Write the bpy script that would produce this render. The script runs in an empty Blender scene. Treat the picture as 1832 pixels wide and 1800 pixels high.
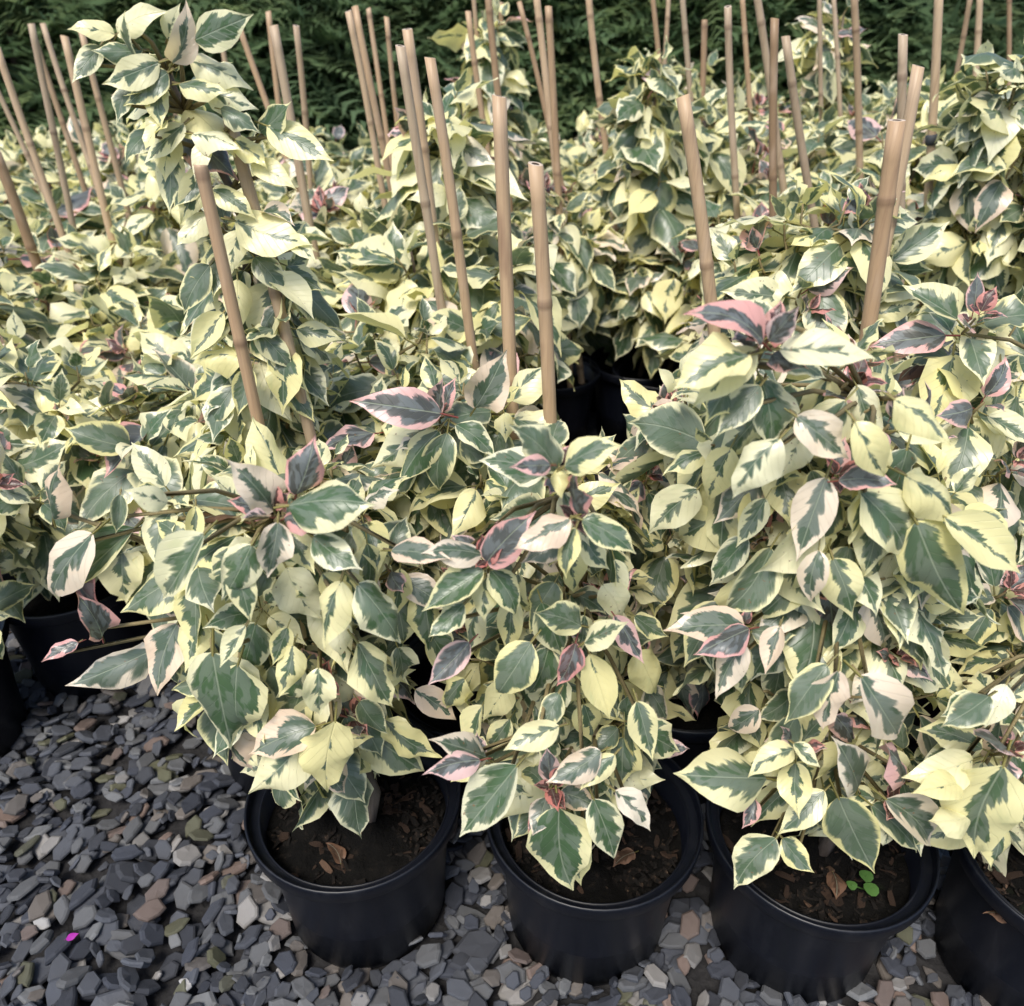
import bpy, math, random
import numpy as np
from mathutils import Vector, Matrix

# ------------------------------------------------------------------ camera, light, exposure
S = bpy.context.scene
COL = S.collection
CAM_H, FPX, PITCH = 1.20, 1450.0, math.radians(32.0)      # lens height (m), focal length in photo pixels, tilt down
cd = bpy.data.cameras.new('camera'); cam = bpy.data.objects.new('camera', cd); COL.objects.link(cam)
cd.sensor_width = 36.0; cd.lens = FPX / 1832 * 36.0
cd.clip_start = 0.02; cd.clip_end = 400
cam.location = (0, 0, CAM_H); cam.rotation_euler = (math.radians(90) - PITCH, 0, 0)
cd.dof.use_dof = True; cd.dof.focus_distance = 1.0; cd.dof.aperture_fstop = 5.6
S.camera = cam

SUN_EL, SUN_AZ = math.radians(58), math.radians(205)      # azimuth clockwise from +Y
W = bpy.data.worlds.new('World'); S.world = W; W.use_nodes = True
wn = W.node_tree.nodes; wl = W.node_tree.links; wn.clear()
sky = wn.new('ShaderNodeTexSky'); sky.sky_type = 'NISHITA'; sky.sun_disc = False
sky.sun_elevation = SUN_EL; sky.sun_rotation = SUN_AZ; sky.air_density = 1.0; sky.dust_density = 2.0; sky.ozone_density = 1.0
bg = wn.new('ShaderNodeBackground'); bg.inputs['Strength'].default_value = 0.115
wo = wn.new('ShaderNodeOutputWorld'); wl.new(sky.outputs[0], bg.inputs[0]); wl.new(bg.outputs[0], wo.inputs[0])
sd = bpy.data.lights.new('sun', 'SUN'); sun = bpy.data.objects.new('sun', sd); COL.objects.link(sun)
sd.energy = 2.3; sd.angle = math.radians(24); sd.color = (1.0, 0.945, 0.86)
sun.rotation_euler = (math.radians(90) - SUN_EL, 0, -SUN_AZ + math.pi)
S.view_settings.view_transform = 'Standard'; S.view_settings.look = 'None'
S.view_settings.exposure = 0.90; S.view_settings.gamma = 1.0; S.view_settings.use_curve_mapping = False
try:
    S.cycles.max_bounces = 6; S.cycles.diffuse_bounces = 3; S.cycles.glossy_bounces = 2; S.cycles.transmission_bounces = 3
except Exception: pass

rnd = random.Random(7)
U = rnd.uniform
FWD = Vector((0, math.cos(PITCH), -math.sin(PITCH))); UPV = Vector((0, math.sin(PITCH), math.cos(PITCH)))
def at(px, py, Y):
    """the point that stands Y metres in front of the lens and shows at photo pixel px, py"""
    d = FWD + Vector(((px - 916) / FPX, 0, 0)) + UPV * ((900 - py) / FPX)
    return Vector((0, 0, CAM_H)) + d * (Y / d.y)
def depth(p): return (p - Vector((0, 0, CAM_H))).dot(FWD)

# ------------------------------------------------------------------ small helpers
def tag(o, label=None, cat=None, group=None, kind=None):
    if label: o['label'] = label
    if cat: o['category'] = cat
    if group: o['group'] = group
    if kind: o['kind'] = kind
    return o
def empty(name, loc):
    o = bpy.data.objects.new(name, None); o.empty_display_size = 0.05; o.location = loc; COL.objects.link(o); return o
def mesh(name, v, f, mats=(), uv=None, smooth=True, midx=None, att=None):
    me = bpy.data.meshes.new(name)
    me.from_pydata([tuple(p) for p in v] if not isinstance(v, np.ndarray) else v.tolist(), [], f if not isinstance(f, np.ndarray) else f.tolist())
    for m in mats: me.materials.append(m)
    if midx is not None: me.polygons.foreach_set('material_index', np.asarray(midx, dtype=np.int32))
    me.polygons.foreach_set('use_smooth', np.full(len(me.polygons), smooth))
    if uv is not None:
        li = np.empty(len(me.loops), dtype=np.int32); me.loops.foreach_get('vertex_index', li)
        for nm, a in uv.items():
            l = me.uv_layers.new(name=nm); l.data.foreach_set('uv', np.asarray(a, dtype=np.float32)[li].ravel())
    if att is not None:
        for nm, a in att.items():
            x = me.attributes.new(nm, 'FLOAT', 'POINT'); x.data.foreach_set('value', np.asarray(a, dtype=np.float32))
    me.update(); return me
def obj(name, me, parent=None, mat=None):
    o = bpy.data.objects.new(name, me); COL.objects.link(o)
    if parent is not None: o.parent = parent
    if mat is not None: o.matrix_basis = mat
    return o
def tube(pts, rad, n=6, cap=True):
    pts = [Vector(p) for p in pts]; v, f = [], []
    ref = Vector((0.13, 0.97, 0.2))
    for i, p in enumerate(pts):
        t = (pts[min(i + 1, len(pts) - 1)] - pts[max(i - 1, 0)]).normalized()
        if abs(t.dot(ref)) > .95: ref = Vector((.9, .1, .3))
        a = t.cross(ref).normalized(); b = t.cross(a)
        for k in range(n):
            w = 2 * math.pi * k / n; v.append(p + (a * math.cos(w) + b * math.sin(w)) * rad[i])
    for i in range(len(pts) - 1):
        for k in range(n):
            f.append((i * n + k, i * n + (k + 1) % n, (i + 1) * n + (k + 1) % n, (i + 1) * n + k))
    if cap:
        f.append(tuple(range(n - 1, -1, -1))); m = (len(pts) - 1) * n; f.append(tuple(range(m, m + n)))
    return v, f
def lathe(prof, n=48):
    v, f = [], []
    for r, z in prof:
        for k in range(n):
            w = 2 * math.pi * k / n; v.append((r * math.cos(w), r * math.sin(w), z))
    for i in range(len(prof) - 1):
        for k in range(n):
            f.append((i * n + k, i * n + (k + 1) % n, (i + 1) * n + (k + 1) % n, (i + 1) * n + k))
    return v, f

class NT:
    """terse node building"""
    def __init__(s, name):
        s.m = bpy.data.materials.new(name); s.m.use_nodes = True; s.t = s.m.node_tree; s.t.nodes.clear()
        s.out = s.n('ShaderNodeOutputMaterial')
    def n(s, typ, **k):
        x = s.t.nodes.new(typ)
        for a, b in k.items(): setattr(x, a, b)
        return x
    def put(s, sock, v):
        if hasattr(v, 'is_output'): s.t.links.new(v, sock)
        elif v is not None: sock.default_value = v
    def M(s, op, a, b=None, c=None, clamp=False):
        x = s.n('ShaderNodeMath', operation=op, use_clamp=clamp)
        s.put(x.inputs[0], a); s.put(x.inputs[1], b)
        if c is not None: s.put(x.inputs[2], c)
        return x.outputs[0]
    def ss(s, v, a, b, o0=0.0, o1=1.0):
        x = s.n('ShaderNodeMapRange', interpolation_type='SMOOTHSTEP')
        for i, q in enumerate((v, a, b, o0, o1)): s.put(x.inputs[i], q)
        return x.outputs[0]
    def noise(s, vec, scale=1.0, detail=2.0, rough=.5):
        x = s.n('ShaderNodeTexNoise'); s.put(x.inputs['Vector'], vec); x.inputs['Scale'].default_value = scale
        x.inputs['Detail'].default_value = detail; x.inputs['Roughness'].default_value = rough
        return x.outputs['Fac']
    def xyz(s, a, b, c):
        x = s.n('ShaderNodeCombineXYZ')
        for i, q in enumerate((a, b, c)): s.put(x.inputs[i], q)
        return x.outputs[0]
    def mix(s, f, a, b, mode='MIX'):
        x = s.n('ShaderNodeMix', data_type='RGBA', blend_type=mode); s.put(x.inputs[0], f)
        s.put(x.inputs[6], a if hasattr(a, 'is_output') else (*a, 1)); s.put(x.inputs[7], b if hasattr(b, 'is_output') else (*b, 1))
        return x.outputs[2]
    def ramp(s, f, stops, const=False):
        x = s.n('ShaderNodeValToRGB'); s.put(x.inputs[0], f); e = x.color_ramp.elements
        x.color_ramp.interpolation = 'CONSTANT' if const else 'LINEAR'
        while len(e) < len(stops): e.new(0.5)
        for q, (p, c) in zip(e, stops): q.position = p; q.color = (*c, 1)
        return x.outputs[0]
    def bsdf(s, col, rough=.5, spec=.5, bump=None, bstr=.3, bdist=.002):
        p = s.n('ShaderNodeBsdfPrincipled'); s.put(p.inputs['Base Color'], col if hasattr(col, 'is_output') else (*col, 1))
        s.put(p.inputs['Roughness'], rough); s.put(p.inputs['Specular IOR Level'], spec)
        if bump is not None:
            b = s.n('ShaderNodeBump'); b.inputs['Strength'].default_value = bstr; b.inputs['Distance'].default_value = bdist
            s.put(b.inputs['Height'], bump); s.put(p.inputs['Normal'], b.outputs[0])
        return p.outputs[0]
    def done(s, sh): s.t.links.new(sh, s.out.inputs['Surface']); return s.m

# ------------------------------------------------------------------ materials
KINDS = ['cream', 'blush', 'young', 'green', 'pale', 'dry', 'tip']
def leaf_mat(kind, own):
    """variegated blade: a ragged green heart that runs out along the side veins into a pale margin; own=True seeds it per object, else per joined leaf"""
    t = NT(kind + ('_leaf' if own else '_leaf_joined'))
    if own: sd0 = t.n('ShaderNodeObjectInfo').outputs['Random']
    else:
        a = t.n('ShaderNodeAttribute', attribute_name='leafseed'); sd0 = a.outputs['Fac']
    sd2 = t.M('FRACT', t.M('MULTIPLY', sd0, 17.31)); sd3 = t.M('FRACT', t.M('MULTIPLY', sd0, 71.7))
    u = t.n('ShaderNodeSeparateXYZ'); t.put(u.inputs[0], t.n('ShaderNodeUVMap', uv_map='UVMap').outputs[0])
    fl = t.n('ShaderNodeSeparateXYZ'); t.put(fl.inputs[0], t.n('ShaderNodeUVMap', uv_map='flat').outputs[0])
    uu = t.M('MULTIPLY_ADD', u.outputs[0], 2.0, -1.0); v = u.outputs[1]; x = t.M('SUBTRACT', fl.outputs[0], .5)
    au = t.M('ABSOLUTE', uu); ax = t.M('ABSOLUTE', x); side = t.M('SIGN', x)
    sv = t.M('MULTIPLY_ADD', ax, -1.05, v)                                     # constant along a side vein
    seedz = t.M('MULTIPLY', sd0, 97.0)
    n1 = t.noise(t.xyz(t.M('MULTIPLY', sv, t.M('MULTIPLY_ADD', sd3, 4.5, 2.6)), t.M('MULTIPLY_ADD', side, 3.7, seedz), t.M('MULTIPLY', ax, 1.5)), 1, 1.5, .5)
    n2 = t.noise(t.xyz(t.M('MULTIPLY', sv, 24.0), t.M('MULTIPLY', x, 9.0), seedz), 1, 2, .6)
    base = {'cream': (.12, .92), 'blush': (.2, .85), 'young': (.5, .92), 'green': (.62, .95), 'pale': (-.25, .2), 'dry': (.2, .6), 'tip': (.4, .9)}[kind]
    g = t.M('MULTIPLY_ADD', sd2, base[1] - base[0], base[0])
    g = t.M('MULTIPLY_ADD', t.M('SUBTRACT', n1, .5), 1.55, g)
    g = t.M('MULTIPLY_ADD', t.M('SUBTRACT', n2, .5), .42, g)
    g = t.M('SUBTRACT', g, t.ss(v, .74, .98, 0, .7)); g = t.M('MINIMUM', g, t.M('MULTIPLY_ADD', n2, .16, .80))
    green = t.ss(t.M('SUBTRACT', g, au), t.M('MULTIPLY_ADD', sd2, -.07, -.015), t.M('MULTIPLY_ADD', sd2, .09, .015))
    n3 = t.noise(t.xyz(t.M('MULTIPLY', sv, 5.0), t.M('MULTIPLY', x, 7.0), t.M('ADD', seedz, 31.0)), 1, 2, .5)
    pal = {'cream': ((.87, .80, .38), (.88, .85, .58), (.090, .148, .080), (.168, .215, .155)),
           'blush': ((.85, .66, .50), (.88, .80, .66), (.088, .134, .088), (.178, .216, .178)),
           'young': ((.78, .36, .33), (.86, .64, .62), (.085, .090, .085), (.165, .185, .19)),
           'green': ((.85, .80, .45), (.87, .85, .64), (.078, .142, .068), (.148, .202, .138)),
           'pale': ((.88, .81, .40), (.89, .86, .62), (.055, .11, .055), (.13, .18, .13)),
           'dry': ((.16, .085, .05), (.26, .16, .11), (.08, .045, .03), (.13, .08, .055)),
           'tip': ((.60, .21, .18), (.72, .40, .36), (.085, .035, .035), (.13, .07, .065))}[kind]
    cre = t.mix(sd3, pal[0], pal[1])
    cre = t.mix(t.ss(n3, .55, .75, 0, .35), cre, (.62, .66, .34) if kind in ('cream', 'pale', 'green') else pal[1])
    grn = t.mix(t.ss(n3, .47, .53), pal[2], pal[3])
    grn = t.mix(t.ss(sd2, .55, 1.0, 0, .45), grn, pal[3])
    band = t.M('MULTIPLY', t.ss(t.M('SUBTRACT', g, au), .02, .22, 1, 0), t.ss(n2, .42, .56)); band = t.M('MULTIPLY', band, t.ss(sd3, .2, .9, 0, .8))
    grn = t.mix(band, grn, t.mix(.35, pal[3], cre))
    col = t.mix(green, cre, grn)
    rib = t.ss(ax, .004, .012, 1, 0)
    sidev = t.ss(t.M('PINGPONG', t.M('MULTIPLY', sv, 8.0), .5), .0, .05, 1, 0)
    vein = t.M('MAXIMUM', t.M('MULTIPLY', rib, .5), t.M('MULTIPLY', sidev, .13))
    col = t.mix(t.M('MULTIPLY', vein, green), col, (.42, .48, .36))
    if kind == 'young': col = t.mix(t.M('MULTIPLY', t.ss(sd3, .04, .12, .3, 0), t.ss(n1, .4, .6)), col, (.30, .05, .05))
    # brown nibbles on some margins
    spot = t.M('MULTIPLY', t.ss(t.noise(t.xyz(t.M('MULTIPLY', x, 14.), t.M('MULTIPLY', v, 14.), seedz), 1, 2), .70, .74), t.ss(sd3, .6, .62, 0, .7))
    col = t.mix(spot, col, (.25, .13, .06))
    col = t.mix(t.ss(v, -.03, -.01, 1, 0), col, (.33, .30, .10) if kind != 'young' else (.35, .10, .08))
    hgt = t.M('ADD', t.M('MULTIPLY', t.M('MAXIMUM', rib, t.M('MULTIPLY', sidev, .5)), -1.0), t.M('MULTIPLY', n3, .6))
    sh = t.bsdf(col, t.M('MULTIPLY_ADD', n3, .18, .25), .7 if kind != 'dry' else .15, hgt, .5, .0025)
    tr = t.n('ShaderNodeBsdfTranslucent'); t.put(tr.inputs[0], t.mix(.75, col, (.95, .97, .50), 'MULTIPLY'))
    mx = t.n('ShaderNodeMixShader'); mx.inputs[0].default_value = .36
    t.put(mx.inputs[1], sh); t.put(mx.inputs[2], tr.outputs[0])
    return t.done(mx.outputs[0])
LEAF_OWN = [leaf_mat(k, True) for k in KINDS]; LEAF_JOIN = [leaf_mat(k, False) for k in KINDS]

def pot_mat():
    t = NT('black_pot_plastic'); co = t.n('ShaderNodeTexCoord').outputs['Object']; r = t.n('ShaderNodeObjectInfo').outputs['Random']
    sp = t.n('ShaderNodeSeparateXYZ'); t.put(sp.inputs[0], co)
    n = t.noise(t.xyz(t.M('MULTIPLY', sp.outputs[0], 30.), t.M('MULTIPLY', sp.outputs[1], 30.), t.M('MULTIPLY_ADD', sp.outputs[2], 6., t.M('MULTIPLY', r, 40.))), 1, 4, .65)
    sp2 = t.noise(co, 260, 1)
    d = t.M('ADD', t.ss(n, .5, .85, 0, .12), t.ss(sp2, .75, .8, 0, .2))
    d = t.M('ADD', d, t.M('MULTIPLY', t.ss(sp.outputs[2], .0, .10, .3, 0), t.ss(t.noise(co, 45, 5, .7), .45, .7)))
    col = t.mix(d, (.0030, .0040, .0080), (.08, .08, .085))
    return t.done(t.bsdf(col, t.M('MULTIPLY_ADD', n, .15, .34), .4, n, .03, .001))
def soil_mat():
    t = NT('potting_mix'); co = t.n('ShaderNodeTexCoord').outputs['Object']
    n = t.noise(co, 60, 6, .65); m = t.noise(co, 9, 3)
    c = t.ramp(n, [(.40, (.002, .0018, .0016)), (.6, (.004, .0035, .003)), (.72, (.015, .011, .008)), (.82, (.07, .05, .035))])
    c = t.mix(t.ss(m, .60, .70, 0, .6), c, (.018, .032, .008))
    return t.done(t.bsdf(c, .9, .15, n, 1.0, .008))
def bark_mat():
    t = NT('bark_chips'); co = t.n('ShaderNodeTexCoord').outputs['Object']; r = t.n('ShaderNodeObjectInfo').outputs['Random']
    n = t.noise(co, 120, 4)
    c = t.ramp(r, [(0, (.008, .006, .005)), (.6, (.018, .012, .009)), (.85, (.06, .036, .024)), (1, (.24, .15, .10))])
    return t.done(t.bsdf(t.mix(n, c, (.05, .03, .02), 'MIX'), .85, .2, n, .6, .003))
def wood_mat(name, a, b):
    t = NT(name); co = t.n('ShaderNodeTexCoord').outputs['Object']
    sp = t.n('ShaderNodeSeparateXYZ'); t.put(sp.inputs[0], co)
    n = t.noise(t.xyz(t.M('MULTIPLY', sp.outputs[0], 200.), t.M('MULTIPLY', sp.outputs[1], 200.), t.M('MULTIPLY', sp.outputs[2], 40.)), 1, 4, .6)
    return t.done(t.bsdf(t.mix(n, a, b), .8, .2, n, .5, .002))
def bamboo_mat():
    t = NT('bamboo_cane'); co = t.n('ShaderNodeTexCoord').outputs['Object']; r = t.n('ShaderNodeObjectInfo').outputs['Random']
    sp = t.n('ShaderNodeSeparateXYZ'); t.put(sp.inputs[0], co)
    off = t.M('MULTIPLY', r, 50.)
    n = t.noise(t.xyz(t.M('MULTIPLY', sp.outputs[0], 260.), t.M('MULTIPLY', sp.outputs[1], 260.), t.M('MULTIPLY_ADD', sp.outputs[2], 7., off)), 1, 4, .6)
    w = t.noise(t.xyz(t.M('MULTIPLY', sp.outputs[0], 30.), 0.0, t.M('MULTIPLY_ADD', sp.outputs[2], 9., off)), 1, 3)
    c = t.ramp(r, [(0, (.25, .165, .095)), (.3, (.42, .285, .170)), (.55, (.47, .34, .215)), (.8, (.38, .30, .21)), (1, (.32, .22, .13))])
    c = t.mix(t.ss(n, .42, .75, 0, .4), c, (.19, .115, .075)); c = t.mix(t.ss(w, .5, .72, 0, .5), c, (.48, .36, .26))
    c = t.mix(t.ss(w, .25, .42, .5, 0), c, (.20, .12, .08))
    nd = t.n('ShaderNodeAttribute', attribute_name='node'); c = t.mix(t.M('MULTIPLY', nd.outputs['Fac'], .75), c, (.12, .07, .045))
    return t.done(t.bsdf(c, .48, .35, n, .25, .001))
def stone_mat(own):
    t = NT('slate_chip' + ('' if own else '_joined')); co = t.n('ShaderNodeTexCoord').outputs['Object']
    if own: r = t.n('ShaderNodeObjectInfo').outputs['Random']
    else: r = t.n('ShaderNodeAttribute', attribute_name='leafseed').outputs['Fac']
    r2 = t.M('FRACT', t.M('MULTIPLY', r, 37.7))
    vec = t.n('ShaderNodeVectorMath', operation='ADD'); t.put(vec.inputs[0], co); t.put(vec.inputs[1], t.xyz(t.M('MULTIPLY', r, 91.), t.M('MULTIPLY', r2, 23.), 0.0))
    n = t.noise(vec.outputs[0], 90 if not own else 90, 5, .65); m = t.noise(vec.outputs[0], 22, 3)
    c = t.ramp(r, [(0, (.020, .023, .032)), (.16, (.038, .043, .058)), (.38, (.062, .068, .083)), (.60, (.094, .097, .102)), (.74, (.115, .10, .088)),
                   (.81, (.14, .10, .082)), (.86, (.15, .155, .16)), (.90, (.085, .085, .05)), (.94, (.23, .22, .21)), (.99, (.40, .39, .38))], True)
    c = t.mix(t.M('MULTIPLY', r2, .35), c, (.075, .078, .085))
    c = t.mix(t.ss(n, .5, .8, 0, .3), c, (.105, .106, .11)); c = t.mix(t.ss(n, .25, .4, .3, 0), c, (.025, .025, .03))
    return t.done(t.bsdf(c, t.M('MULTIPLY_ADD', n, .3, .5), .35, n, .5, .003))
def ground_mat():
    t = NT('gravel_bed'); co = t.n('ShaderNodeTexCoord').outputs['Object']
    vo = t.n('ShaderNodeTexVoronoi'); t.put(vo.inputs['Vector'], co); vo.inputs['Scale'].default_value = 38
    n = t.noise(co, 120, 4)
    c = t.mix(n, (.010, .010, .012), (.032, .031, .031))
    return t.done(t.bsdf(c, .9, .2, t.M('ADD', vo.outputs['Distance'], t.M('MULTIPLY', n, .4)), .8, .01))
def conifer_mat():
    t = NT('conifer_needles'); r = t.n('ShaderNodeAttribute', attribute_name='leafseed').outputs['Fac']
    o = t.n('ShaderNodeObjectInfo').outputs['Random']
    c = t.ramp(r, [(0, (.12, .19, .095)), (.5, (.165, .25, .115)), (.85, (.215, .29, .13)), (1, (.27, .33, .14))])
    c = t.mix(t.M('MULTIPLY', o, .5), c, (.14, .21, .115))
    sh = t.bsdf(c, .6, .25)
    tr = t.n('ShaderNodeBsdfTranslucent'); t.put(tr.inputs[0], c)
    mx = t.n('ShaderNodeMixShader'); mx.inputs[0].default_value = .55; t.put(mx.inputs[1], sh); t.put(mx.inputs[2], tr.outputs[0])
    return t.done(mx.outputs[0])
def plain(name, c, rough=.6): 
    t = NT(name); co = t.n('ShaderNodeTexCoord').outputs['Object']; n = t.noise(co, 80, 3)
    return t.done(t.bsdf(t.mix(n, c, tuple(q * .65 for q in c)), rough, .3, n, .2, .001))
def litter_mat():
    t = NT('soil_litter'); co = t.n('ShaderNodeTexCoord').outputs['Object']; n = t.noise(co, 160, 2); m = t.noise(co, 900, 2)
    c = t.ramp(n, [(.35, (.003, .0027, .0024)), (.56, (.008, .006, .005)), (.68, (.04, .026, .018)), (.76, (.19, .125, .08))])
    return t.done(t.bsdf(t.mix(m, c, (.008, .007, .006)), .9, .15))
POT, SOIL, BARK, LITTER = pot_mat(), soil_mat(), bark_mat(), litter_mat()
STEM = wood_mat('stem_bark', (.075, .055, .042), (.19, .155, .125)); TWIG = wood_mat('green_twig', (.16, .14, .06), (.26, .20, .11))
CANE = bamboo_mat(); CUT = plain('cut_cane', (.62, .50, .38)); HOLE = plain('cane_hollow', (.05, .03, .02))
STONE, STONEJ, GROUND = stone_mat(True), stone_mat(False), ground_mat()
CONIF = conifer_mat(); TRUNK = wood_mat('conifer_bark', (.05, .04, .032), (.12, .095, .075))
TIE = plain('grey_tie_band', (.055, .062, .068)); PETAL = plain('magenta_bract', (.30, .012, .27)); SEEDL = plain('seedling_green', (.07, .16, .035))

# ------------------------------------------------------------------ leaf blades
PV = [0, .04, .10, .18, .30, .42, .55, .68, .79, .87, .93, .97, 1]; PW = [.06, .36, .65, .86, 1, .99, .89, .66, .37, .18, .085, .042, .012]
def blade(seed, rows, cols, petiole=True):
    q = random.Random(seed)
    W2 = q.uniform(.255, .345); bend = [.25, .5, .8, 1.1, .35, .65, .95, 1.35, .15, .75][seed % 10] * q.uniform(.85, 1.15)
    cup = q.uniform(-.5, .9); fold = q.uniform(-.1, .5); wav = q.uniform(.03, .10); fr = q.uniform(1.2, 2.4); p1, p2 = q.uniform(0, 6), q.uniform(0, 6)
    asym = q.uniform(-.08, .08); tw = q.uniform(-.5, .5); side_b = q.uniform(-.08, .08)
    v, uv, fl = [], [], []; y = z = 0.0; last = 0.0
    fine = np.linspace(0, 1, 81); th = bend * fine ** 1.25 - .12 * bend
    th = th + np.where(fine > .8, (fine - .8) * q.uniform(-4.0, 3.5), 0)          # the drip tip flicks up or down
    cy = np.concatenate([[0], np.cumsum(np.cos((th[1:] + th[:-1]) / 2)) / 80]); cz = np.concatenate([[0], -np.cumsum(np.sin((th[1:] + th[:-1]) / 2)) / 80])
    for r in rows:
        w = np.interp(r, PV, PW) * W2; t = np.interp(r, fine, th); y, z = np.interp(r, fine, cy), np.interp(r, fine, cz)
        for u in cols:
            x = u * w * (1 + asym * np.sign(u)); au = abs(u)
            h = fold * abs(x) - cup * x * x / W2 + wav * au ** 1.6 * math.sin(fr * 6.283 * r + (p1 if u > 0 else p2)) * (w / W2) ** .5
            a = tw * r * r; x2 = x * math.cos(a) - h * math.sin(a); h2 = x * math.sin(a) + h * math.cos(a)
            v.append((x2 + side_b * math.sin(r * 3), y + h2 * math.sin(t), z + h2 * math.cos(t))); uv.append(((u + 1) / 2, r)); fl.append((x + .5, r))
    n, m = len(rows), len(cols)
    f = [(i * m + j, i * m + j + 1, (i + 1) * m + j + 1, (i + 1) * m + j) for i in range(n - 1) for j in range(m - 1)]
    if petiole:
        b = len(v)
        for yy, zz in ((-.20, -.03), (.02, 0)):
            for k in range(3):
                w = 2.094 * k; v.append((.016 * math.cos(w), yy, zz + .016 * math.sin(w) - .004)); uv.append((.5, -.05)); fl.append((.5, -.05))
        f += [(b + k, b + (k + 1) % 3, b + 3 + (k + 1) % 3, b + 3 + k) for k in range(3)]
    return np.array(v), np.array(f), np.array(uv), np.array(fl)
NSH = 18
ROWS_HI = [0, .045, .11, .21, .34, .48, .62, .74, .84, .91, .96, 1]; ROWS_LO = [0, .12, .34, .58, .8, .92, 1]
HI = [blade(i, ROWS_HI, [-1, -.55, 0, .55, 1]) for i in range(NSH)]
LO = [blade(i, ROWS_LO, [-1, 0, 1], False) for i in range(NSH)]
LEAFMESH = [[mesh('leaf_' + k, *HI[i][:2], mats=[LEAF_OWN[ki]], uv={'UVMap': HI[i][2], 'flat': HI[i][3]}) for i in range(NSH)] for ki, k in enumerate(KINDS)]

# ------------------------------------------------------------------ plants: where the leaves sit
LEAFLIST = {}
class Plant:
    def __init__(s, x, y, masses=(), whorls=(), label=None, seed=0, pinkness=.25, L=.088, row=0, pot=True, tops=(), size=1.0):
        s.x, s.y, s.seed = x, y, seed; s.masses, s.feature = list(masses), list(whorls); s.label = label; s.pink = pinkness; s.L = L
        s.row = row; s.pot = pot; s.leaves = []; s.branches = []; s.tops = tops; s.q = random.Random(1000 + seed)
PLANTS = []
ZUP = Vector((0, 0, 1))
def ortho(n, a):
    n = n - a * n.dot(a)
    if n.length < 1e-4: n = a.orthogonal()
    return n.normalized()
def add_leaf(P, pos, axis, nrm, size, kind):
    a = axis.normalized(); n = ortho(nrm, a); x = a.cross(n)
    P.leaves.append((pos, x, a, n, size, P.q.randrange(NSH), kind, P.q.random()))
def pick_kind(P, t, pinky):
    q = P.q.random()
    if pinky and t < .27: return 2
    if pinky and t < .6 and q < .4: return 1
    if q < .02: return 2
    if q < .09: return 1
    if q < .22: return 3
    if q < (.33 if P.row in (1, 2) else .38): return 4
    return 0
def whorl(P, pos, D, n, L, pinky, droop=.45, out=None, spread=1.0):
    q = P.q; D = D.normalized(); e1 = D.orthogonal().normalized(); e2 = D.cross(e1); ph = q.uniform(0, 6.28)
    if pinky and q.random() < .7: tips(P, pos, D)
    for i in range(n):
        t = i / max(1, n - 1); an = ph + i * 2.4 + q.uniform(-.25, .25); pol = (.4 + 1.3 * t ** .8) * spread + q.uniform(-.18, .18)
        rad = e1 * math.cos(an) + e2 * math.sin(an)
        ax = D * math.cos(pol) + rad * math.sin(pol); ax.z -= droop * (.15 + t) * q.uniform(.6, 1.3)
        nn = D * math.sin(pol) - rad * math.cos(pol) + ZUP * .3 + (out * .45 if out is not None else Vector((0, 0, 0)))
        nn += Vector((q.gauss(0, .16), q.gauss(0, .16), q.gauss(0, .16)))
        sz = L * (.42 + .62 * min(1, t * 1.7)) * q.uniform(.82, 1.2)
        b = pos - D * (t * .55 * L) + ax.normalized() * (.16 * sz) + rad * .004
        add_leaf(P, b, ax, nn, sz, pick_kind(P, t, pinky))
def tips(P, pos, D):
    q = P.q; e1 = D.orthogonal().normalized(); e2 = D.cross(e1); a0 = q.uniform(0, 6)
    for i in range(q.randrange(2, 5)):
        a = a0 + i * 2.2; rad = e1 * math.cos(a) + e2 * math.sin(a); w = q.uniform(.3, .9); ax = D * math.cos(w) + rad * math.sin(w)
        add_leaf(P, pos + D * .008 + ax * .004, ax, D * math.sin(w) - rad * math.cos(w) + ZUP * .3, P.L * q.uniform(.22, .42), 6)
def fib(n, q):
    for i in range(n):
        z = 1 - 2 * (i + .5) / n; r = math.sqrt(max(0, 1 - z * z)); a = i * 2.39996 + q.uniform(-.35, .35)
        z = max(-1, min(1, z + q.uniform(-.5, .5) / math.sqrt(n) )); r = math.sqrt(max(0, 1 - z * z))
        yield Vector((r * math.cos(a), r * math.sin(a), z))
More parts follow.
